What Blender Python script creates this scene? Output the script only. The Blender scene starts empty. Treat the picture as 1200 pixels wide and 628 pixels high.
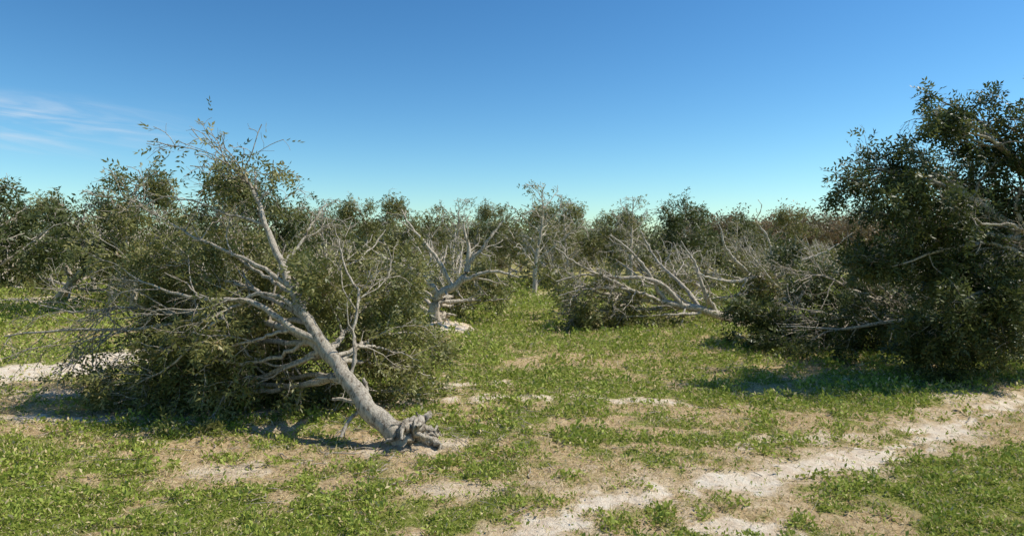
import bpy, math, numpy as np
from mathutils import Vector
sc=bpy.context.scene
H=3.5; F=811.0; CX=600.0; HY=290.0
def P(px,py,d): return np.array([(px-CX)/F*d, d, H-(py-HY)/F*d])
def G(px,py):
    d=H*F/(py-HY); return np.array([(px-CX)/F*d,d])
# ---------------- noise
def h2(ix,iy,s):
    n=(ix.astype(np.int64)*374761393+iy.astype(np.int64)*668265263+s*1442695041)&0xffffffff
    n=((n^(n>>13))*1274126177)&0xffffffff
    n=(n^(n>>16))&0xffffff
    return n/float(0xffffff)
def vn(x,y,s=0):
    ix=np.floor(x);iy=np.floor(y);fx=x-ix;fy=y-iy
    fx=fx*fx*(3-2*fx);fy=fy*fy*(3-2*fy)
    a=h2(ix,iy,s);b=h2(ix+1,iy,s);c=h2(ix,iy+1,s);d=h2(ix+1,iy+1,s)
    return (a*(1-fx)+b*fx)*(1-fy)+(c*(1-fx)+d*fx)*fy
def fbm(x,y,s=0,o=4):
    r=0;a=.5;t=0
    for i in range(o):
        r=r+a*vn(x*2**i+i*17.3,y*2**i-i*9.1,s+i);t+=a;a*=.55
    return r/t
def ss(a,b,x):
    t=np.clip((x-a)/(b-a),0,1);return t*t*(3-2*t)
def seg_dist(x,y,pts):
    best=np.full(x.shape,1e9)
    for (a,b) in zip(pts[:-1],pts[1:]):
        dx,dy=b[0]-a[0],b[1]-a[1];L=dx*dx+dy*dy+1e-9
        t=np.clip(((x-a[0])*dx+(y-a[1])*dy)/L,0,1)
        best=np.minimum(best,np.hypot(x-a[0]-t*dx,y-a[1]-t*dy))
    return best
def ell(x,y,px,py,rx,ry):
    # ellipse on ground, centre given by where it lies on the ground, radii in metres
    c=G(px,py);return np.sqrt(((x-c[0])/rx)**2+((y-c[1])/ry)**2)
path1=[G(*p) for p in [(560,660),(640,615),(690,592),(780,576),(900,556),(960,545),(1030,528),(1090,508),(1150,484),(1220,462),(1330,440)]]
path2=[G(*p) for p in [(-140,440),(0,437),(60,436),(120,424),(165,416)]]
path3=[G(*p) for p in [(-60,490),(60,489),(200,486),(330,483),(380,478)]]
path4=[G(*p) for p in [(450,473),(560,467),(690,464),(790,470)]]
path5=[G(*p) for p in [(525,452),(590,449)]]
def masks(x,y):
    n1=fbm(x*.45+3,y*.45,1,4);n2=fbm(x*1.6,y*1.6,7,4);n3=fbm(x*5,y*5,21,3)
    w=(n2-.5)*1.0+(n3-.5)*.9
    d1=seg_dist(x,y,path1)
    sand=ss(.50,.05,d1+w*.95)
    sand=np.maximum(sand,.4*ss(1.3,.3,d1+w*1.8))
    sand=np.maximum(sand,1.0*ss(1.8,.8,seg_dist(x,y,path2)+w*1.5))
    sand=np.maximum(sand,.9*ss(.50,.05,seg_dist(x,y,path3)+w*.9))
    sand=np.maximum(sand,.7*ss(.42,.0,seg_dist(x,y,path4)+w*1.0))
    sand=np.maximum(sand,.7*ss(.42,.0,seg_dist(x,y,path5)+w*1.0))
    for (px,py,rx,ry,a) in [(870,622,.9,.5,.8),(520,388,1.4,1.4,.8),(35,352,5,4,.8),(490,522,1.2,.7,.5),(930,512,1.6,.5,.55),(1130,470,1.2,1.2,.5),(560,575,1.2,.5,.45),(640,345,2,4,.4),(1150,418,3,1.2,.4),(270,545,.9,.5,.5),(60,460,3,.8,.5),(880,520,.9,.4,.6),(330,500,1.0,.4,.45),(740,590,.9,.3,.5),(870,382,1.6,1.2,.5)]:
        sand=np.maximum(sand,a*ss(1.1,.4,ell(x,y,px,py,rx,ry)+w*1.4))
    g=ss(.35,.57,n1*.5+n2*.3+n3*.2+.03)
    vg=ss(1.8,.5,d1+w*1.2);g=g*(1-.75*vg)
    def add(px,py,rx,ry,v):
        nonlocal g
        m=ss(1.35,.5,ell(x,y,px,py,rx,ry)+w*.9)
        g=g*(1-m)+m*np.clip(v+ (n2-.5)*2.1+(n3-.5)*1.5,0,1)
    add(690,392,5.5,9,.74)
    add(720,425,4.2,2.2,.22)
    add(640,490,4.2,1.8,.60)
    add(650,445,4.5,2.0,.74)
    add(100,580,3.6,1.6,1.0)
    add(100,540,3.5,1.8,.8)
    add(360,610,2.0,1.0,.95)
    add(350,520,2.8,1.2,.15)
    add(290,545,1.2,.8,.1)
    add(560,560,2.6,1.2,.33)
    add(500,600,1.2,1.0,.5)
    add(900,500,4.2,1.8,.28)
    add(820,600,1.6,.6,.2)
    add(1000,590,1.2,.8,.2)
    add(1160,570,2.0,1.5,1.0)
    add(80,455,3.8,2.0,.1)
    add(90,480,3.8,.9,.1)
    add(60,395,6,3.5,.4)
    add(900,430,5,3,.5)
    add(620,325,4,30,.85)
    g=np.clip(g,0,1)*(1-sand)
    far=ss(45,90,y)
    g=g*(1-far)+far*.55
    return g,sand,n1,n2,n3
def gz(x,y):
    near=ss(140,60,np.abs(y))
    z=(fbm(x*.18,y*.18,90,3)-.5)*.22*near
    sd=seg_dist(x,y,path1)
    z=z-.05*ss(.8,.1,sd)
    for (px,py,r,hh) in [(490,518,.55,.13),(520,386,1.3,.35),(870,380,1.2,.2),(75,350,1.5,.25)]:
        c=G(px,py);z=z+hh*np.exp(-((x-c[0])**2+(y-c[1])**2)/(r*r))
    return z
# ---------------- materials
def newmat(n):
    m=bpy.data.materials.new(n);m.use_nodes=True;m.node_tree.nodes.clear();return m,m.node_tree.nodes,m.node_tree.links
def ramp(N,stops):
    r=N.new('ShaderNodeValToRGB');e=r.color_ramp.elements
    e[0].position=stops[0][0];e[0].color=(*stops[0][1],1)
    e[1].position=stops[-1][0];e[1].color=(*stops[-1][1],1)
    for p,c in stops[1:-1]:
        q=e.new(p);q.color=(*c,1)
    return r
def leafmat(name,stops,trans=.33,rough=.45,spec=.35):
    m,N,Lk=newmat(name)
    a=N.new('ShaderNodeAttribute');a.attribute_name='rnd'
    r=ramp(N,stops);Lk.new(a.outputs['Fac'],r.inputs[0])
    p=N.new('ShaderNodeBsdfPrincipled');p.inputs['Roughness'].default_value=rough
    p.inputs['Specular IOR Level'].default_value=spec
    t=N.new('ShaderNodeBsdfTranslucent');mx=N.new('ShaderNodeMixShader');mx.inputs[0].default_value=trans
    o=N.new('ShaderNodeOutputMaterial')
    Lk.new(r.outputs[0],p.inputs['Base Color']);Lk.new(r.outputs[0],t.inputs[0])
    Lk.new(p.outputs[0],mx.inputs[1]);Lk.new(t.outputs[0],mx.inputs[2]);Lk.new(mx.outputs[0],o.inputs[0])
    return m
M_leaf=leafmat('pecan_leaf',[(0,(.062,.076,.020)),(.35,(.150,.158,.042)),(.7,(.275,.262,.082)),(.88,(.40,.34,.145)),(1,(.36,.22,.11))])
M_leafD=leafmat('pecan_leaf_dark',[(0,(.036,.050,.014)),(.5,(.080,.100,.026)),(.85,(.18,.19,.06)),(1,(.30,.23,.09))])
M_far=leafmat('far_foliage',[(0,(.11,.11,.04)),(.5,(.22,.17,.08)),(1,(.34,.22,.13))])
M_grass=leafmat('grass_blades',[(0,(.13,.19,.022)),(.25,(.23,.295,.038)),(.5,(.39,.43,.09)),(.56,(.56,.48,.20)),(.75,(.67,.52,.27)),(1,(.78,.65,.42))],.28,.6,.15)
def barkmat(name,c1,c2,sc_):
    m,N,Lk=newmat(name)
    tc=N.new('ShaderNodeTexCoord');n=N.new('ShaderNodeTexNoise');n.inputs['Scale'].default_value=sc_;n.inputs['Detail'].default_value=8;n.inputs['Roughness'].default_value=.8
    mp=N.new('ShaderNodeMapping');mp.inputs['Rotation'].default_value=(0,math.radians(-35),0);mp.inputs['Scale'].default_value=(1,1,.35)
    Lk.new(tc.outputs['Object'],mp.inputs[0]);Lk.new(mp.outputs[0],n.inputs['Vector'])
    r=ramp(N,[(.38,c1),(.47,tuple(a*.4+b*.6 for a,b in zip(c1,c2))),(.58,c2)]);Lk.new(n.outputs['Fac'],r.inputs[0])
    b=N.new('ShaderNodeBump');b.inputs['Strength'].default_value=1;b.inputs['Distance'].default_value=.08;Lk.new(n.outputs['Fac'],b.inputs['Height'])
    p=N.new('ShaderNodeBsdfPrincipled');p.inputs['Roughness'].default_value=.9;p.inputs['Specular IOR Level'].default_value=.15;o=N.new('ShaderNodeOutputMaterial')
    Lk.new(r.outputs[0],p.inputs['Base Color']);Lk.new(b.outputs[0],p.inputs['Normal']);Lk.new(p.outputs[0],o.inputs[0]);return m
M_bark=barkmat('pecan_bark',(.16,.115,.075),(.74,.64,.50),16)
M_barkF=barkmat('pecan_bark_far',(.33,.27,.20),(.66,.57,.45),5)
M_barkD=barkmat('forest_bark',(.06,.05,.035),(.16,.13,.10),5)
# ---------------- mesh build
def build(name,V,Q,mats,mi=None,rnd=None,smooth=None,origin=(0,0,0),link=True):
    V=np.asarray(V,np.float32)-np.asarray(origin,np.float32)
    me=bpy.data.meshes.new(name)
    me.vertices.add(len(V));me.vertices.foreach_set('co',V.ravel())
    nf=len(Q);me.loops.add(nf*4);me.loops.foreach_set('vertex_index',np.asarray(Q,np.int32).ravel())
    me.polygons.add(nf);me.polygons.foreach_set('loop_start',np.arange(nf,dtype=np.int32)*4)
    try: me.polygons.foreach_set('loop_total',np.full(nf,4,np.int32))
    except Exception: pass
    if mi is not None: me.polygons.foreach_set('material_index',mi.astype(np.int32))
    for m in mats: me.materials.append(m)
    me.update(calc_edges=True)
    if smooth is not None: me.polygons.foreach_set('use_smooth',smooth)
    if rnd is not None:
        a=me.attributes.new('rnd','FLOAT','POINT');a.data.foreach_set('value',rnd.astype(np.float32))
    ob=bpy.data.objects.new(name,me);ob.location=origin
    if link: sc.collection.objects.link(ob)
    return ob
def norm(v): return v/(np.linalg.norm(v,axis=-1,keepdims=True)+1e-9)
def spl(pts,N):
    p=np.array(pts,float);p=np.vstack([2*p[0]-p[1],p,2*p[-1]-p[-2]]);out=[]
    for i in range(1,len(p)-2):
        for t in np.linspace(0,1,8,endpoint=False):
            a,b,c,d=p[i-1],p[i],p[i+1],p[i+2]
            out.append(.5*((2*b)+(-a+c)*t+(2*a-5*b+4*c-d)*t*t+(-a+3*b-3*c+d)*t**3))
    out.append(p[-2]);out=np.array(out)
    s=np.r_[0,np.cumsum(np.linalg.norm(np.diff(out,axis=0),axis=1))]
    u=np.linspace(0,s[-1],N)
    return np.stack([np.interp(u,s,out[:,k]) for k in range(3)],1)
def tubes(Pt,R,k,rng,rough=0):
    B,N,_=Pt.shape
    T=norm(np.gradient(Pt,axis=1))
    ref=np.where(np.abs(T[...,2:3])>.9,np.array([1.,0,0]),np.array([0,0,1.]))
    U=norm(np.cross(T,ref));W=np.cross(T,U)
    a=np.arange(k)/k*2*np.pi
    rr=R[:,:,None]*(1+rough*(rng.random((B,N,k))-.5))
    V=Pt[:,:,None,:]+rr[...,None]*(np.cos(a)[None,None,:,None]*U[:,:,None,:]+np.sin(a)[None,None,:,None]*W[:,:,None,:])
    idx=np.arange(B*N*k).reshape(B,N,k);n=np.roll(idx,-1,axis=2)
    Q=np.stack([idx[:,:-1],n[:,:-1],n[:,1:],idx[:,1:]],-1).reshape(-1,4)
    return V.reshape(-1,3),Q
def kids(Pt,R,leaf,per_m,lenf,lo,hi,N,ang,rng,trop,t0=.15,ratio=.6,wander=.22,zmin=.04):
    L=np.linalg.norm(np.diff(Pt,axis=1),axis=2).sum(1)
    n=np.maximum(1,np.round(L*per_m+rng.random(len(L))-.5)).astype(int)
    idx=np.repeat(np.arange(len(L)),n)
    t=t0+(1-t0)*rng.random(len(idx))
    NN=Pt.shape[1]-1;f=t*NN;i=np.minimum(f.astype(int),NN-1);w=(f-i)[:,None]
    pos=Pt[idx,i]*(1-w)+Pt[idx,i+1]*w;tan=norm(Pt[idx,i+1]-Pt[idx,i])
    r0=(R[idx,i]*(1-w[:,0])+R[idx,i+1]*w[:,0])*ratio
    rv=norm(rng.normal(size=(len(idx),3)));perp=norm(rv-(rv*tan).sum(1,keepdims=True)*tan)
    a=np.radians(ang[0]+(ang[1]-ang[0])*rng.random(len(idx)))[:,None]
    D=tan*np.cos(a)+perp*np.sin(a)
    ln=np.clip(L[idx]*lenf*(1.15-.6*t)*(.6+.8*rng.random(len(idx))),lo,hi)
    C=[pos];cur=pos
    for s in range(N-1):
        D=norm(D+wander*rng.normal(size=D.shape)+np.array([0,0,1.])*trop)
        cur=cur+D*(ln/(N-1))[:,None]
        g=gz(cur[:,0],cur[:,1])+zmin
        low=cur[:,2]<g
        cur=cur.copy();cur[:,2]=np.where(low,g+.05*rng.random(len(g)),cur[:,2])
        D[:,2]=np.where(low,np.abs(D[:,2])*.3,D[:,2])
        C.append(cur)
    C=np.stack(C,1)
    RR=r0[:,None]*np.linspace(1,.35,N)[None]
    return C,RR,leaf[idx]
def leaves(Pt,leaf,per_m,rng,size,pairs,wr=.33,spread=.05):
    L=np.linalg.norm(np.diff(Pt,axis=1),axis=2).sum(1)
    n=np.floor(L*per_m*leaf+rng.random(len(L))*(leaf>.02)).astype(int)
    idx=np.repeat(np.arange(len(L)),n);M=len(idx)
    if M==0: return np.zeros((0,3)),np.zeros((0,4),int),np.zeros(0)
    NN=Pt.shape[1]-1;f=(.1+.9*rng.random(M))*NN;i=np.minimum(f.astype(int),NN-1);w=(f-i)[:,None]
    pos=Pt[idx,i]*(1-w)+Pt[idx,i+1]*w+rng.normal(size=(M,3))*spread
    tan=norm(Pt[idx,i+1]-Pt[idx,i])
    ax=norm(tan*.5+norm(rng.normal(size=(M,3)))*.9+np.array([0,0,-.45]))
    rl=size*(2.2+1.2*rng.random(M))
    nv=norm(rng.normal(size=(M,3))*.8+np.array([0,0,.9]));sd=norm(np.cross(ax,nv));nn=np.cross(sd,ax)
    tw=rng.random(len(L))[idx]*.6+rng.random(M)*.4
    Vs=[];rs=[]
    K=[(0.25+.75*j/max(1,pairs-1)*.85,s) for j in range(pairs) for s in (-1,1)]+[(1.0,0)]
    for (u,s) in K:
        b=pos+ax*(rl*u)[:,None]+np.array([0,0,-1.])*(.15*rl*u*u)[:,None]
        d=norm(ax*(.6 if s else 1)+sd*s*.85+rng.normal(size=(M,3))*.22)
        l=size*(.75+.5*rng.random(M));wv=norm(np.cross(d,nn)+rng.normal(size=(M,3))*.25)
        m=b+d*(l*.45)[:,None];hw=(l*wr*.5)[:,None]
        Vs.append(np.stack([b,m+wv*hw,b+d*l[:,None],m-wv*hw],1))
        rs.append(np.clip(tw*.9+rng.random(M)*.15-.03,0,1))
    V=np.concatenate(Vs).reshape(-1,3);r=np.repeat(np.concatenate(rs),4)
    g=gz(V[:,0],V[:,1])+.01;V[:,2]=np.maximum(V[:,2],g)
    return V,np.arange(len(V)).reshape(-1,4),r
def make_tree(name,limbs,seed,origin,mats,dens=(1.7,3.0,5.0),lper=11,size=.1,pairs=3,trop=(0,-.02,-.03),twig=.006,link=True,l1=(.4,.5,2.3),extra=None,sides=8,ang=(25,65),taper=1.0,wr=.33,r1=(.008,.035),keepl=.45):
    rng=np.random.default_rng(seed)
    P0=[];R0=[];lf=[]
    for l in limbs:
        pts,r0,r1_,le=l[:4]
        q=spl(pts,22);t=np.linspace(0,1,22)
        wob=rng.normal(size=q.shape)*.02;wob[0]=0;q=q+wob*min(1,r0*10+.5)
        P0.append(q);R0.append(r1_+(r0-r1_)*(1-t)**taper);lf.append(le)
    P0=np.array(P0);R0=np.array(R0);lf=np.array(lf,float)
    parts=[];
    parts.append(tubes(P0,R0,sides,rng,.16))
    P1,R1,f1=kids(P0,R0,lf,dens[0],l1[0],l1[1],l1[2],8,ang,rng,trop[0],t0=.25,ratio=.5,wander=.2)
    R1=np.clip(R1,*r1)
    # uneven leafing: some boughs dense, some almost bare
    f1=f1*np.where(rng.random(len(f1))<.2,.1,.7+.8*rng.random(len(f1)))
    P2,R2,f2=kids(P1,R1,f1,dens[1],.5,.3,1.1,6,(25,60),rng,trop[1],ratio=.6)
    R2=np.clip(R2,twig*1.2,max(.014,r1[0]))
    P3,R3,f3=kids(P2,R2,f2,dens[2],.5,.15,.5,4,(25,60),rng,trop[2],ratio=.7)
    R3=np.clip(R3,twig*.6,max(.007,twig*.8))
    parts.append(tubes(P1,R1,5,rng));parts.append(tubes(P2,R2,3,rng))
    keep=rng.random(len(P3))<np.where(f3>.5,keepl,.85)
    parts.append(tubes(P3[keep],R3[keep],3,rng))
    if extra is not None: parts.append(extra)
    V=[];Q=[];o=0
    for v,q in parts: V.append(v);Q.append(q+o);o+=len(v)
    nb=sum(len(q) for q in Q);nvb=o
    for (pp,ff,mul) in ((P3,f3,1.),(P2,f2,.5)):
        v,q,r=leaves(pp,ff,lper*mul,rng,size,pairs,wr)
        V.append(v);Q.append(q+o);o+=len(v)
        if mul==1.: ra=r
        else: rb=r
    V=np.concatenate(V);Q=np.concatenate(Q)
    rnd=np.r_[np.zeros(nvb),ra,rb]
    mi=np.r_[np.zeros(nb),np.ones(len(Q)-nb)]
    sm=np.r_[np.ones(nb,bool),np.zeros(len(Q)-nb,bool)]
    print(name,len(Q))
    return build(name,V,Q,mats,mi,rnd,sm,origin,link)
def LM(pts,r0,r1,leaf): return ([P(*p) for p in pts],r0,r1,leaf)
def rootlump(c,rad,n,seed):
    # broken root flare: short thick splintered roots radiating and standing up from the base
    rng=np.random.default_rng(seed);PP=[];RR=[]
    for i in range(n):
        a=rng.random()*2*np.pi;e=rng.random()*1.1-.2
        d=np.array([math.cos(a),math.sin(a)*.8,e]);d/=np.linalg.norm(d)
        L=rad*(.45+.9*rng.random())
        s=np.linspace(0,1,9)[:,None]
        q=np.array(c)+d*L*s+np.array([0,0,-.35*L])*s**2+rng.normal(size=(9,3))*.045*rad*2
        PP.append(q);RR.append(rad*.22*(.4+.8*rng.random())*(1-.85*s[:,0]**1.2)*(.75+.5*rng.random(9))+.004)
    return tubes(np.array(PP),np.array(RR),7,rng,.8)
MB=[M_bark,M_leaf]
# ---------------- main fallen tree
c=P(480,520,12.25);c[2]=gz(c[0:1],c[1:2])[0]
main=[
 LM([(484,528,12.2),(455,500,12.3),(428,472,12.5),(402,437,12.9),(380,405,13.3)],.20,.125,0),
 LM([(382,408,13.28),(356,370,13.7),(340,335,14.1),(328,305,14.4),(312,265,14.8),(300,232,15.1),(282,205,15.3),(258,186,15.4)],.12,.02,.10),
 LM([(380,405,13.3),(345,385,13.5),(310,362,13.7),(275,352,14),(235,350,14.3),(195,340,14.6),(150,322,15)],.075,.012,.25),
 LM([(398,432,12.95),(360,398,13.7),(320,380,14.5),(270,372,15.2),(205,380,15.8),(150,385,16),(60,388,16.2),(5,393,16.2)],.09,.018,.05),
 LM([(270,372,15.2),(200,365,16),(140,360,16.6),(80,365,17),(30,350,17)],.05,.014,.08),
 LM([(356,370,13.7),(320,345,13.9),(285,352,14),(245,385,14),(200,428,14.1),(150,455,14.4)],.05,.012,.4),
 LM([(408,446,12.8),(416,415,13),(413,385,13.2),(421,350,13.5),(402,305,14),(392,265,14.4)],.042,.010,.03),
 LM([(330,312,14.3),(350,290,14.6),(368,258,15),(384,238,15.4)],.04,.008,.05),
 LM([(340,335,14.1),(300,310,14.4),(255,290,14.8),(200,262,15.4),(158,235,15.8)],.05,.01,.2),
 LM([(312,265,14.8),(270,252,15),(225,235,15.2),(188,230,15.4)],.035,.008,.15),
 LM([(302,236,15.1),(318,222,15.2),(316,205,15.4)],.03,.008,2.4),
 LM([(300,230,15.1),(300,212,15.3),(300,198,15.5)],.03,.008,2.4),
 LM([(296,222,15.1),(282,200,15.3),(270,188,15.5)],.03,.006,1.6),
 LM([(290,215,15.1),(262,205,15.3),(245,192,15.5)],.03,.006,1.0),
 LM([(402,440,12.9),(365,450,13.8),(330,453,14.6),(260,445,15.6),(210,440,16.4)],.08,.015,1.1),
 LM([(385,415,13.2),(405,390,14.6),(435,355,15.8),(470,335,16.8),(500,345,17.4)],.07,.01,1.7),
 LM([(392,422,13.1),(430,425,14.6),(470,432,15.6),(505,440,16.2)],.06,.01,1.9),
 LM([(370,392,13.5),(355,355,15),(345,325,16.2),(310,305,17)],.06,.01,1.3),
 LM([(352,362,13.8),(385,325,15),(425,300,16),(452,270,16.8)],.05,.01,.6),
 LM([(378,402,13.3),(320,400,14.6),(265,400,15.6),(215,385,16.6),(160,375,17)],.07,.01,1.8),
 LM([(356,372,13.7),(300,340,15),(245,325,16),(190,315,17),(150,310,17.4)],.06,.01,1.3),
 LM([(382,410,13.3),(335,430,14.1),(290,445,14.7),(240,455,15),(180,460,15.4)],.07,.01,1.7),
 LM([(395,425,13.2),(440,395,15),(480,390,16),(500,400,16.5)],.06,.01,1.9),
 LM([(385,410,13.3),(370,420,15),(350,410,16.5),(310,390,17.5)],.06,.01,1.7),
 LM([(360,378,13.7),(310,370,15),(260,355,16),(200,345,17)],.06,.01,1.7),
 LM([(345,345,14),(290,310,15.5),(250,290,16.4),(220,275,17)],.05,.01,.7),
 LM([(398,436,13),(410,440,14.2),(430,455,15),(480,462,15.6)],.045,.01,1.8),
 LM([(330,455,14.6),(280,462,15),(210,462,15.4),(150,455,15.8),(110,462,16)],.05,.01,.5),
 LM([(402,440,12.9),(370,440,14),(320,445,15.5),(280,450,16.5),(240,450,17.4)],.06,.01,1.7),
 LM([(360,398,13.7),(320,420,13.9),(270,425,14.1),(215,410,14.3),(175,415,14.5)],.045,.01,1.1),
 LM([(345,385,13.5),(310,395,13.6),(265,410,13.8),(230,440,14)],.04,.01,1.2),
 LM([(390,420,13.1),(425,405,14),(455,410,14.8),(490,420,15.2)],.045,.01,1.9),
 LM([(385,412,13.3),(350,425,13.6),(320,440,13.9),(290,455,14.2)],.04,.01,1.4),
]
make_tree('fallen_pecan_tree',main,11,c,MB,dens=(1.8,3.0,5.0),lper=13,size=.12,pairs=3,extra=rootlump(c+np.array([.03,0,.13]),.5,34,3),sides=12,trop=(-.02,-.04,-.04),wr=.38,l1=(.38,.5,1.8),twig=.0065,r1=(.010,.035))
# ---------------- right tree
rt=[
 LM([(1345,436,19.6),(1300,385,19.3),(1250,330,19),(1200,280,18.6),(1150,240,18.4),(1100,215,18.2),(1030,198,18)],.32,.02,1.4),
 LM([(1250,330,19),(1225,250,18.8),(1190,190,18.4),(1150,155,18.2),(1110,130,18)],.16,.03,2.0),
 LM([(1225,250,18.8),(1230,180,18.5),(1215,145,18.3),(1185,140,18.2)],.1,.015,2.0),
 LM([(1200,195,18.5),(1170,160,18.6),(1140,138,18.7),(1095,115,18.8)],.06,.015,2.4),
 LM([(1200,195,18.5),(1165,165,18),(1130,155,17.9),(1100,145,17.9)],.06,.015,2.4),
 LM([(1225,190,18.5),(1200,160,18.6),(1175,145,18.7),(1160,135,18.7)],.06,.015,2.2),
 LM([(1300,385,19.3),(1220,350,18.5),(1150,325,18.2),(1080,300,18.3),(1020,285,18.6)],.14,.015,2.0),
 LM([(1300,385,19.3),(1210,385,19),(1130,375,19.3),(1060,375,20),(980,385,21),(915,382,22)],.14,.015,1.6),
 LM([(1200,280,18.6),(1150,275,17.8),(1090,260,17.5),(1030,250,17.6)],.1,.012,1.9),
 LM([(1260,340,19),(1190,330,17.8),(1130,350,17.3),(1080,370,17.3)],.1,.012,2.0),
 LM([(1220,310,18.8),(1160,310,20),(1090,320,21),(1030,330,21.5)],.1,.012,1.8),
 LM([(1230,260,18.7),(1180,235,19.5),(1130,215,20),(1070,205,20.2),(1025,210,20)],.08,.012,1.5),
 LM([(1300,385,19.3),(1290,260,19.5),(1280,170,19.5),(1270,100,19.5)],.15,.015,1.6),
 LM([(1280,360,19.3),(1200,390,18),(1140,395,17.6),(1080,400,17.8)],.09,.012,2.0),
 LM([(1250,330,19),(1180,290,18),(1120,290,17.6),(1050,310,17.6),(1010,320,17.8)],.09,.012,2.0),
 LM([(1260,330,19),(1200,225,19),(1150,230,18.8),(1120,250,18.6)],.08,.012,1.7),
 LM([(1300,385,19.3),(1360,280,19.5),(1400,200,20)],.15,.015,1.4),
 LM([(1200,270,18.6),(1190,240,18.4),(1205,200,18.2),(1220,160,18.2)],.07,.012,1.6),
 LM([(1300,385,19.3),(1230,400,20.5),(1160,390,21.5),(1100,385,22)],.09,.012,1.8),
 LM([(1150,240,18.4),(1100,205,18.3),(1040,198,18.2),(1003,220,18)],.06,.01,2.1),
 LM([(1100,262,17.6),(1060,280,17.8),(1020,300,18),(1000,290,18)],.05,.01,2.0),
 LM([(1240,360,18.6),(1180,365,17.6),(1120,375,17.2),(1090,390,17.4)],.07,.01,2.0),
 LM([(1240,300,17.6),(1190,265,17),(1150,262,16.8),(1120,235,16.8)],.05,.02,.25),
]
c=P(1345,432,19.6);c[2]=0
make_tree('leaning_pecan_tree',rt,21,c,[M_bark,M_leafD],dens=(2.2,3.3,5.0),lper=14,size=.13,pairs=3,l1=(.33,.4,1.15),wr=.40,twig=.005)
# ---------------- other individually placed toppled trees
def placed(name,base,limbs,seed,**k):
    c=P(*base);c[2]=gz(c[0:1],c[1:2])[0]
    make_tree(name,[LM(*l) for l in limbs],seed,c,k.pop('mats',MB),extra=rootlump(c+np.array([0,0,.1]),k.pop('rr',.6),14,seed),**k)
# low tree in front of the leaning tree
placed('fallen_pecan_tree',(1100,398,26),[
 ([(1100,398,26),(1080,378,24.5),(1050,352,23.6),(1010,318,22.8)],.13,.03,.03),
 ([(1090,390,25.8),(1050,375,23.6),(1000,370,22.8),(950,366,22.4)],.1,.025,.03),
 ([(1080,380,25.5),(1020,380,24.4),(960,385,23.6),(905,388,23.4)],.1,.015,1.8),
 ([(1060,360,25.2),(1000,355,24.8),(940,345,24.6),(905,355,24.4)],.08,.015,1.5),
 ([(1060,365,24.2),(1000,340,23),(960,322,22.8),(930,330,22.8)],.07,.02,.03),
 ([(1080,380,25.5),(1010,395,25),(950,395,24.6),(900,398,24.2)],.08,.01,2.0),
 ([(1050,350,23.6),(1060,320,23),(1030,290,23)],.06,.02,.05),
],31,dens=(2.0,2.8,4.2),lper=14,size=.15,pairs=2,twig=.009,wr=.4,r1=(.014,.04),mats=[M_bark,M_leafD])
# tree lying right of the aisle
placed('fallen_pecan_tree',(872,380,31.5),[
 ([(874,381,31.5),(840,368,31),(800,358,30.4),(760,352,30),(715,345,29.6),(675,335,29.4)],.24,.04,.05),
 ([(840,368,31),(825,340,30.6),(815,310,30.6),(798,282,30.6)],.13,.03,.03),
 ([(800,358,30.4),(770,330,30),(730,325,29.8),(690,322,29.6),(650,330,29.4)],.12,.03,.03),
 ([(800,358,31),(760,362,30),(710,365,29.5),(660,362,29.5)],.11,.02,1.9),
 ([(780,355,30.2),(760,320,30),(740,295,30),(715,275,30)],.11,.03,.03),
 ([(820,362,31),(800,335,31.5),(770,305,32.5),(750,270,33)],.11,.03,.1),
 ([(760,352,30),(720,330,29.4),(680,312,29.2),(650,290,29)],.10,.025,.03),
 ([(780,355,30.2),(740,340,29.4),(700,338,29),(655,345,28.8)],.09,.025,.2),
 ([(780,355,31),(750,345,33),(700,335,34),(660,335,34)],.1,.015,1.8),
 ([(830,365,31),(800,368,30),(760,370,29.6),(720,372,29.4)],.09,.015,2.0),
 ([(820,362,31),(810,345,33),(790,335,34),(740,328,35)],.09,.015,1.7),
 ([(760,352,31),(720,360,30),(680,368,29.5),(650,366,29.5)],.09,.015,2.0),
 ([(770,352,31),(720,350,31),(680,345,30),(655,350,30)],.08,.015,1.9),
 ([(840,366,31.5),(820,360,32.5),(790,352,33.5)],.08,.015,1.8),
 ([(850,370,31),(865,345,30.6),(880,320,30.6)],.08,.02,.05),
],41,dens=(1.5,2.4,3.8),lper=12,size=.18,pairs=2,twig=.011,wr=.4,r1=(.018,.05),l1=(.33,.5,1.5),trop=(-.02,-.04,-.05))
# tree with pale forked limbs further right
placed('fallen_pecan_tree',(930,350,44),[
 ([(930,350,44),(905,338,42),(880,322,41),(862,305,40.5)],.28,.08,.03),
 ([(905,338,42),(905,305,41.5),(900,280,41.5),(885,258,41.5)],.15,.04,.03),
 ([(885,325,41),(860,330,40.5),(830,325,40),(800,310,40)],.14,.04,.05),
 ([(905,338,43),(870,345,41.5),(830,350,41),(800,345,41)],.12,.02,2.0),
 ([(900,335,42),(930,310,41),(960,298,41),(985,285,41)],.13,.04,.05),
 ([(870,315,41),(850,290,40.5),(845,268,40.5)],.13,.04,.03),
 ([(905,338,43),(930,335,42),(960,328,42),(1000,325,42)],.1,.02,2.0),
 ([(890,335,43),(860,325,43),(830,318,43)],.1,.02,1.6),
],51,dens=(1.1,1.9,3.0),lper=12,size=.22,pairs=2,twig=.015,wr=.4,r1=(.025,.06),l1=(.33,.5,1.9))
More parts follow.
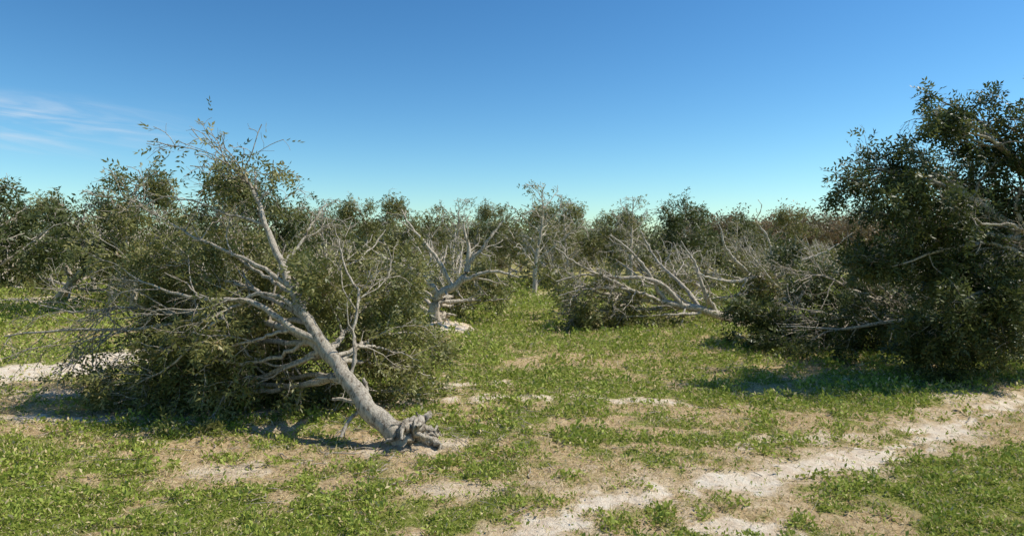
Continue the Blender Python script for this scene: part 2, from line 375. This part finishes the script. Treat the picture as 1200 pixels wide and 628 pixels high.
# tree left of the aisle, sandy root plate
placed('fallen_pecan_tree',(518,384,29.8),[
 ([(520,386,29.8),(508,370,29.6),(515,345,29.4),(540,330,29.2),(550,300,29.2),(542,262,29.4)],.26,.04,.03),
 ([(515,345,29.4),(490,320,29.2),(455,305,29),(425,285,29)],.14,.03,.05),
 ([(508,368,30),(470,350,30),(440,345,30),(420,350,30)],.12,.02,1.7),
 ([(540,330,29.2),(575,318,28.8),(608,325,28.6)],.12,.03,.05),
 ([(548,310,29.2),(570,285,29.2),(590,258,29.5)],.10,.03,.03),
 ([(512,355,30),(545,352,30.4),(575,352,31),(598,350,31)],.11,.02,2.0),
 ([(530,335,29.3),(510,300,29.3),(485,270,29.4),(470,245,29.6)],.11,.03,.05),
 ([(515,350,30),(540,345,32),(570,335,33),(590,325,34)],.1,.015,1.7),
 ([(510,360,30),(480,340,32),(450,330,34)],.1,.015,1.7),
 ([(512,358,30),(540,358,31.5),(565,356,32.5)],.09,.015,2.0),
 ([(520,350,30),(520,335,32),(500,315,33)],.09,.015,1.4),
],61,dens=(1.5,2.4,3.8),lper=12,size=.18,pairs=2,twig=.011,wr=.4,r1=(.018,.05),l1=(.33,.5,1.6))
# far left pale tree
placed('fallen_pecan_tree',(72,352,45),[
 ([(66,354,45),(85,330,44),(105,305,43.5),(112,275,43.5)],.34,.09,.03),
 ([(85,330,44),(70,300,43.5),(45,285,43.5),(20,275,43.5)],.18,.05,.03),
 ([(95,318,44),(125,300,43.5),(155,288,43.5)],.16,.05,.05),
 ([(105,305,43.5),(95,275,43.5),(100,245,43.5)],.14,.04,.03),
 ([(80,335,45),(110,340,44),(140,335,44),(170,330,44)],.12,.02,1.8),
 ([(78,322,44),(75,285,43.5),(60,258,43.5)],.14,.04,.03),
 ([(80,335,45),(50,325,46),(20,318,47)],.12,.02,1.4),
 ([(85,335,45.5),(110,320,47),(140,310,48)],.12,.02,1.6),
],71,dens=(1.1,1.9,3.0),lper=11,size=.22,pairs=2,twig=.017,wr=.4,r1=(.028,.06),l1=(.33,.5,1.9))
# ---------------- generic variants (local space, reused mesh data)
def standing(seed,h=7.5,leaf=1.3,spread=2.6):
    rng=np.random.default_rng(seed);L=[]
    tr=[np.array([0,0,-.1]),np.array([.05,0,h*.25]),np.array([rng.normal()*.3,rng.normal()*.3,h*.6]),np.array([rng.normal()*.4,rng.normal()*.4,h*.93])]
    L.append((tr,.22,.02,leaf))
    for i in range(12):
        t=.25+.67*i/12;a=i*2.4+rng.random();s=spl(tr,20)[int(t*19)]
        d=np.array([math.cos(a),math.sin(a),.0]);ln=spread*(1.15-.75*t)*(.5+1.0*rng.random())
        L.append(([s,s+d*ln*.4+np.array([0,0,.3*ln]),s+d*ln*.8+np.array([0,0,.65*ln]),s+d*ln+np.array([0,0,.7*ln+rng.normal()*.2])],.09*(1.2-t),.02,leaf*(.3+1.1*rng.random())))
    return L
def fallen(seed,elev=30,leaf=1.0,h=6.5):
    rng=np.random.default_rng(seed);L=[]
    e=math.radians(elev);d0=np.array([-math.cos(e),0,math.sin(e)])
    tr=[np.array([0,0,0.]),d0*1.6,d0*3.3+np.array([0,.1,.1]),d0*h*.85+np.array([0,rng.normal()*.4,.2])]
    L.append((tr,.26,.04,.1));S=spl(tr,20)
    for i in range(17):
        t=.25+.65*i/17;s=S[int(t*19)]
        a=rng.random()*2*np.pi
        side=np.array([0,math.cos(a),math.sin(a)])
        d=norm(d0*(.5+.4*rng.random())+side*(.9));ln=h*.55*(1.2-.6*t)*(.75+.5*rng.random())
        up=side[2]>.4
        p=[s,s+d*ln*.4,s+d*ln*.75+np.array([0,0,.1*ln*(1 if side[2]>0 else -.5)]),s+d*ln+np.array([0,0,.15*ln*(1 if side[2]>0 else -.8)])]
        p=[np.array([q[0],q[1],max(q[2],.15)]) for q in p]
        L.append((p,.12,.03 if up else .014,(leaf*.12 if up else leaf*1.5)*(.5+1.0*rng.random())))
    return L
FB=[M_barkF,M_leaf];variants={}
def var(k,limbs,seed,**kw):
    o=make_tree(k,limbs,seed,(0,0,0),kw.pop('mats',FB),dens=kw.pop('dens',(1.3,2.0,3.0)),lper=kw.pop('lper',12),size=kw.pop('size',.22),pairs=2,twig=kw.pop('twig',.013),link=False,sides=6,wr=.42,r1=kw.pop('r1',(.02,.055)),l1=(.35,.5,1.9),**kw)
    variants[k]=o.data;bpy.data.objects.remove(o)
_g=gz
def gz(x,y): return np.zeros_like(x)-.02
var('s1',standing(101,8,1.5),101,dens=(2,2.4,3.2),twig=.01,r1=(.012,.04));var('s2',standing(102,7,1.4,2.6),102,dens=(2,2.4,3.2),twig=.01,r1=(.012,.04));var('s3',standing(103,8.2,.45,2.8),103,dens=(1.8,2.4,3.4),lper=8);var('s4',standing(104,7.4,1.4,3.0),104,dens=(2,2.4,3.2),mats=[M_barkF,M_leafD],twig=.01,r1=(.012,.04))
var('f1',fallen(111,28,1.3),111);var('f2',fallen(112,20,1.4),112);var('f3',fallen(113,34,.9),113);var('f4',fallen(114,24,1.2,7),114)
gz=_g
def inst(k,x,y,rot,s,name):
    o=bpy.data.objects.new(name,variants[k]);sc.collection.objects.link(o)
    o.location=(x,y,float(gz(np.array([x]),np.array([y]))[0])-.03);o.rotation_euler=(0,0,rot);o.scale=(s,s,s)
def at(px,d): return (px-CX)/F*d
for (k,px,d,s,r) in [('s4',-25,32,1.02,1),('s4',-80,31,1.05,2.5),('s1',62,60,1.0,2),('s1',155,38,.98,.3),('s4',130,42,.98,1.3),('s2',200,50,.98,4),('s4',300,46,1.15,5.5),('s1',265,44,1.05,5),
   ('s3',627,52,1.06,1),('s1',645,66,.95,2),('s3',540,56,.95,3),('s2',598,74,1.0,4),('s4',805,62,1.12,1.5),('s1',722,62,.85,0),('s2',700,70,.9,1),
   ('s2',480,60,.95,2),('s1',425,66,1.0,3),('s1',345,60,.9,1),('s4',20,62,1.1,3),('s1',455,80,1.15,5),('s3',110,52,1.0,2),('s3',385,50,.9,4),('s3',740,58,1.0,2.2),('s3',665,60,.95,5),
   ('s4',400,78,1.1,2),('s2',510,84,1.2,1),('s4',560,90,1.05,3),('s1',670,84,1.1,4),('s4',735,88,1.15,.5),('s2',380,92,1.2,3),('s1',580,98,1.2,3.3),('s4',650,100,1.25,.7),('s4',870,90,1.1,1.7),('s1',930,95,1.1,2.7)]:
    inst(k,at(px,d),d,r,s,'pecan_tree')
rg=np.random.default_rng(5)
for row,d in enumerate([26,38,48,58,70,84,100,120]):
    n=int(1.9*d/9.5)+1
    for i in range(n):
        x=-.95*d+(i+.5+rg.normal()*.15)*1.9*d/n;dd=d+rg.normal()*2
        px=600+x/dd*F
        if d<30 and (px>-30 and px<1260): continue
        if abs(x-(.3+.01*dd))<3.4 and dd<95 : continue
        if d==38 and (540<px<900 or -20<px<190): continue
        k=['f1','f2','f3','f4'][rg.integers(4)]
        if rg.random()<.12 and d>50: k=['s1','s2','s3'][rg.integers(3)]
        st=k[0]=='s'
        sca=(.75+.35*rg.random())*(.8 if st else 1.0)*(.85 if d<50 else 1)
        rr_=rg.normal()*.7 if not st else rg.random()*6
        if d==48 and -20<px<110: continue
        inst(k,x+(2 if not st else 0),dd,rr_,sca,'pecan_tree' if st else 'fallen_pecan_tree')
# ---------------- distant forest: one object
def forest(name,d0,d1,n,hmin,hmax,seed,mat,xr=.95,q=.45,per=60,xa=None):
    rng=np.random.default_rng(seed)
    d=d0+(d1-d0)*rng.random(n);x=(rng.random(n)*2-1)*xr*d
    if xa is not None: x=(xa[0]+(xa[1]-xa[0])*rng.random(n))*d
    hh=hmin+(hmax-hmin)*rng.random(n)*(.6+.8*vn(x*.03,d*.03,3));rad=hh*.28
    idx=np.repeat(np.arange(n),per);M=len(idx)
    v=norm(rng.normal(size=(M,3)))*(rng.random((M,1))**.45)
    lob=1+.35*np.sin(v[:,0]*5+idx)*np.cos(v[:,2]*6+idx*1.7)
    pos=np.stack([x[idx]+v[:,0]*rad[idx]*lob,d[idx]+v[:,1]*rad[idx]*lob,hh[idx]*.52+v[:,2]*hh[idx]*.48*lob],1)
    a=norm(rng.normal(size=(M,3)));b=norm(np.cross(a,rng.normal(size=(M,3))));s=(q*(.5+rng.random(M)))[:,None]
    V=np.stack([pos-a*s,pos+b*s*.45,pos+a*s,pos-b*s*.45],1).reshape(-1,3)
    V[:,2]=np.maximum(V[:,2],.02)
    r=np.repeat(np.clip(rng.random(n)[idx]*.6+rng.random(M)*.4,0,1),4)
    Q=np.arange(len(V)).reshape(-1,4)
    T=np.stack([np.stack([x,d,np.zeros(n)],1),np.stack([x,d,hh*.4],1),np.stack([x+.3,d,hh*.75],1)],1)
    tv,tq=tubes(T,np.tile([.22,.15,.04],(n,1)),4,rng)
    V2=np.concatenate([V,tv]);Q2=np.concatenate([Q,tq+len(V)])
    mi=np.r_[np.zeros(len(Q)),np.ones(len(tq))]
    build(name,V2,Q2,[mat,M_barkD],mi,np.r_[r,np.zeros(len(tv))],None)
forest('distant_forest',190,300,1000,7.5,13,9,M_leaf,per=230,q=.38)
forest('distant_forest',165,215,380,10,14.5,19,M_far,per=420,q=.30,xa=(.25,.75))
forest('distant_brush',95,160,380,2.2,5.0,10,M_leaf,per=200,q=.24)
# ---------------- ground
def axis(lo,hi,step,far,gr=1.13):
    a=list(np.arange(lo,hi,step));s=step
    while a[-1]<far: s*=gr;a.append(a[-1]+s)
    s=step
    while a[0]>-far: s*=gr;a.insert(0,a[0]-s)
    return np.array(a)
xs=axis(-14,16,.085,3500)
ys=[-3500,-800,-200,-60,-20,-5,2,5];v=7.0;
while v<4000: ys.append(v);v+=max(.07,.0075*v) if v<90 else .06*v
ys=np.array(ys,float)
X,Y=np.meshgrid(xs,ys);x=X.ravel();y=Y.ravel()
g,s,n1,n2,n3=masks(x,y)
z=gz(x,y)+((fbm(x*3,y*3,55,3)-.5)*.10*(1-s*.3)+(fbm(x*9,y*9,66,2)-.5)*.06)*ss(60,25,y)
ix=np.arange(len(x)).reshape(X.shape)
Q=np.stack([ix[:-1,:-1],ix[:-1,1:],ix[1:,1:],ix[1:,:-1]],-1).reshape(-1,4)
m,N,Lk=newmat('ground_soil_and_turf')
def attr(n):
    a=N.new('ShaderNodeAttribute');a.attribute_name=n;return a.outputs['Fac']
tc=N.new('ShaderNodeTexCoord')
def noise(s,dt=6,r=.65):
    n=N.new('ShaderNodeTexNoise');n.inputs['Scale'].default_value=s;n.inputs['Detail'].default_value=dt;n.inputs['Roughness'].default_value=r
    Lk.new(tc.outputs['Object'],n.inputs['Vector']);return n.outputs['Fac']
def mix(f,a,b):
    x=N.new('ShaderNodeMix');x.data_type='RGBA';Lk.new(f,x.inputs[0]);Lk.new(a,x.inputs[6]);Lk.new(b,x.inputs[7]);return x.outputs[2]
def rmp(f,st):
    r=ramp(N,st);Lk.new(f,r.inputs[0]);return r.outputs[0]
nf=noise(14);nm=noise(3.5);nl=noise(45,4,.8)
dry=rmp(nf,[(.3,(.28,.18,.09)),(.5,(.56,.40,.215)),(.7,(.74,.58,.35))])
grn=rmp(nf,[(.3,(.12,.14,.025)),(.55,(.25,.28,.05)),(.75,(.42,.38,.13))])
snd=rmp(nm,[(.3,(.68,.51,.35)),(.5,(.86,.71,.53)),(.7,(.92,.82,.66))])
def mth(op,a,b):
    q=N.new('ShaderNodeMath');q.operation=op
    for i,vv in enumerate((a,b)):
        if isinstance(vv,float): q.inputs[i].default_value=vv
        else: Lk.new(vv,q.inputs[i])
    return q.outputs[0]
def soft(a,amp,lo,hi):
    q=mth('ADD',a,mth('MULTIPLY',mth('SUBTRACT',nl,.5),amp))
    r=N.new('ShaderNodeMapRange');r.inputs[1].default_value=lo;r.inputs[2].default_value=hi;Lk.new(q,r.inputs[0]);return r.outputs[0]
col=mix(soft(attr('green'),1.0,.25,.75),dry,grn)
col=mix(soft(attr('sand'),1.5,.2,.8),col,snd)
p=N.new('ShaderNodeBsdfPrincipled');p.inputs['Roughness'].default_value=1;p.inputs['Specular IOR Level'].default_value=.05
b=N.new('ShaderNodeBump');b.inputs['Strength'].default_value=1;b.inputs['Distance'].default_value=.06
Lk.new(mth('ADD',nf,mth('MULTIPLY',nl,.5)),b.inputs['Height']);Lk.new(b.outputs[0],p.inputs['Normal'])
o=N.new('ShaderNodeOutputMaterial');Lk.new(col,p.inputs['Base Color']);Lk.new(p.outputs[0],o.inputs[0])
go=build('ground',np.stack([x,y,z],1),Q,[m],None,None,np.ones(len(Q),bool))
for nme,val in (('green',g),('sand',s)):
    a=go.data.attributes.new(nme,'FLOAT','POINT');a.data.foreach_set('value',val.astype(np.float32))
# ---------------- grass
rng=np.random.default_rng(77)
def blades(name,n,dmin,dmax,kind):
    u=rng.random(n);d=dmin*(dmax/dmin)**u;x=(rng.random(n)*2-1)*.86*d+0
    g,s,n1,n2,n3=masks(x,d)
    cl=fbm(x*3.2,d*3.2,200,3)
    if kind=='green': pr=ss(.15,.8,g+(cl-.5)*1.5)*(1-s)+.035
    else: pr=(.30+.7*ss(.45,.75,fbm(x*1.3,d*1.3,300,3)))*(1-g*.35)*(1-.9*ss(.2,.65,s))
    k=rng.random(n)<pr;x=x[k];d=d[k];g=g[k];cl=cl[k];M=len(x)
    zz=gz(x,d)+(fbm(x*3,d*3,55,3)-.5)*.10*ss(60,25,d)-.02
    sc_=(np.maximum(d,9)/10)**.75
    az=rng.random(M)*2*np.pi
    if kind=='green':
        tl=np.radians(15+65*rng.random(M));ln=(.03+.085*rng.random(M)*(.2+1.8*np.clip(cl-.3,0,1)))*sc_;wr=.25+.25*rng.random(M)
        lift=(ln*rng.random(M)+.12*ss(.45,.75,cl)*g*rng.random(M))
        r=np.clip(rng.random(M)*.35+.5*(cl-.3)+.05,0,.5)
        r=np.where(rng.random(M)<.12,.6+.3*rng.random(M),r)
    else:
        tl=np.radians(25+62*rng.random(M));ln=(.06+.12*rng.random(M))*sc_*.9;wr=.05+.06*rng.random(M);lift=0*ln
        r=np.where(rng.random(M)<.2,.35+.15*rng.random(M),.58+.42*rng.random(M))
    D=np.stack([np.sin(tl)*np.cos(az),np.sin(tl)*np.sin(az),np.cos(tl)],1)
    b=np.stack([x,d,zz+lift],1);W=norm(np.cross(D,rng.normal(size=(M,3))))
    l=ln[:,None];w=W*l*(wr[:,None]*.5)
    mid=b+D*l*.5
    tip=b+D*l-np.array([0,0,.12])*l
    V=np.stack([b,mid+w,tip,mid-w],1).reshape(-1,3)
    build(name,V,np.arange(len(V)).reshape(-1,4),[M_grass],None,np.repeat(r,4),None)
    print(name,M)
blades('green_ground_cover',640000,7,75,'green')
blades('dry_grass',460000,7,75,'dry')
# broken twigs littering the ground, mostly near the toppled crowns
n=1700
cx=np.array([(-3.6,14.5,2.6),(-1.9,12.6,1.2),(7.5,20,2.5),(4.5,28,3),(-3,27,3),(2,15,6)])
k=rng.choice(6,n,p=[.3,.15,.2,.1,.1,.15]);xy=cx[k,:2]+rng.normal(size=(n,2))*cx[k,2:3]
xy=xy[xy[:,1]>8];n=len(xy)
a=rng.random(n)*6.28;L=.15+.5*rng.random(n)**2;t=np.linspace(-.5,.5,5)
px=xy[:,0:1]+np.cos(a)[:,None]*L[:,None]*t+rng.normal(size=(n,5))*.012;py=xy[:,1:2]+np.sin(a)[:,None]*L[:,None]*t+rng.normal(size=(n,5))*.012
pz=gz(px,py)+(fbm(px*3,py*3,55,3)-.5)*.10+.03+rng.random((n,1))*.03*(t+.5)
v,q=tubes(np.stack([px,py,pz],2),np.tile(np.linspace(1,.4,5),(n,1))*(.004+.012*rng.random(n)**3)[:,None],4,rng)
build('fallen_twigs',v,q,[M_bark],None,None,np.ones(len(q),bool))
# ---------------- world / light / camera
EL=math.radians(53);RO=math.radians(84)
w=bpy.data.worlds.new('World');sc.world=w;w.use_nodes=True;N=w.node_tree.nodes;Lk=w.node_tree.links;N.clear()
sky=N.new('ShaderNodeTexSky');sky.sky_type='NISHITA';sky.sun_disc=False;sky.sun_elevation=EL;sky.sun_rotation=RO
sky.air_density=1.0;sky.dust_density=.2;sky.ozone_density=2.5
gm=N.new('ShaderNodeGamma');gm.inputs[1].default_value=1.32;Lk.new(sky.outputs[0],gm.inputs[0])
tn=N.new('ShaderNodeMix');tn.data_type='RGBA';tn.blend_type='MULTIPLY';tn.inputs[0].default_value=1;Lk.new(gm.outputs[0],tn.inputs[6]);tn.inputs[7].default_value=(.60,.72,.72,1)
hs=N.new('ShaderNodeHueSaturation');hs.inputs['Saturation'].default_value=1.10
Lk.new(tn.outputs[2],hs.inputs['Color'])
tc=N.new('ShaderNodeTexCoord');sp=N.new('ShaderNodeSeparateXYZ');Lk.new(tc.outputs['Generated'],sp.inputs[0])
def wm(op,a,b=None,c=None):
    q=N.new('ShaderNodeMath');q.operation=op
    for i,vv in enumerate((a,b,c)):
        if vv is None: continue
        if isinstance(vv,(int,float)): q.inputs[i].default_value=vv
        else: Lk.new(vv,q.inputs[i])
    return q.outputs[0]
az=wm('ARCTAN2',sp.outputs[0],sp.outputs[1]);elv=wm('ARCSINE',sp.outputs[2])
cb=N.new('ShaderNodeCombineXYZ');Lk.new(wm('MULTIPLY',az,5.0),cb.inputs[0]);Lk.new(wm('ADD',wm('MULTIPLY',elv,42.0),wm('MULTIPLY',az,4.0)),cb.inputs[1])
nz=N.new('ShaderNodeTexNoise');nz.inputs['Scale'].default_value=1.0;nz.inputs['Detail'].default_value=6;nz.inputs['Roughness'].default_value=.55;nz.inputs['Distortion'].default_value=.6
Lk.new(cb.outputs[0],nz.inputs['Vector'])
def mr(v,a,b,c=0,d=1):
    r=N.new('ShaderNodeMapRange');r.interpolation_type='SMOOTHSTEP'
    for i,q in enumerate((a,b,c,d)): r.inputs[i+1].default_value=q
    Lk.new(v,r.inputs[0]);return r.outputs[0]
f=wm('MULTIPLY',mr(nz.outputs['Fac'],.38,.70),wm('MULTIPLY',mr(az,-.38,-.58),wm('MULTIPLY',mr(elv,.10,.14),mr(elv,.19,.15))))
f=wm('MULTIPLY',f,.75)
mx=N.new('ShaderNodeMix');mx.data_type='RGBA';Lk.new(f,mx.inputs[0]);Lk.new(hs.outputs[0],mx.inputs[6]);mx.inputs[7].default_value=(6.5,7.2,8.0,1)
bg=N.new('ShaderNodeBackground');bg.inputs['Strength'].default_value=.11;Lk.new(mx.outputs[2],bg.inputs[0])
o=N.new('ShaderNodeOutputWorld');Lk.new(bg.outputs[0],o.inputs[0])
sd=Vector((math.sin(RO)*math.cos(EL),math.cos(RO)*math.cos(EL),math.sin(EL)))
l=bpy.data.lights.new('sun','SUN');l.energy=5.0;l.angle=math.radians(.5);l.color=(1,.96,.87)
lo=bpy.data.objects.new('sun',l);sc.collection.objects.link(lo);lo.rotation_euler=sd.to_track_quat('Z','Y').to_euler()
cam=bpy.data.cameras.new('camera');co=bpy.data.objects.new('camera',cam);sc.collection.objects.link(co)
co.location=(0,0,H);co.rotation_euler=(math.radians(90),0,0);cam.sensor_width=36;cam.lens=F/1200*36;cam.shift_y=-(314-HY)/1200;cam.clip_end=6000
sc.camera=co
sc.view_settings.view_transform='Standard';sc.view_settings.look='None';sc.view_settings.exposure=0
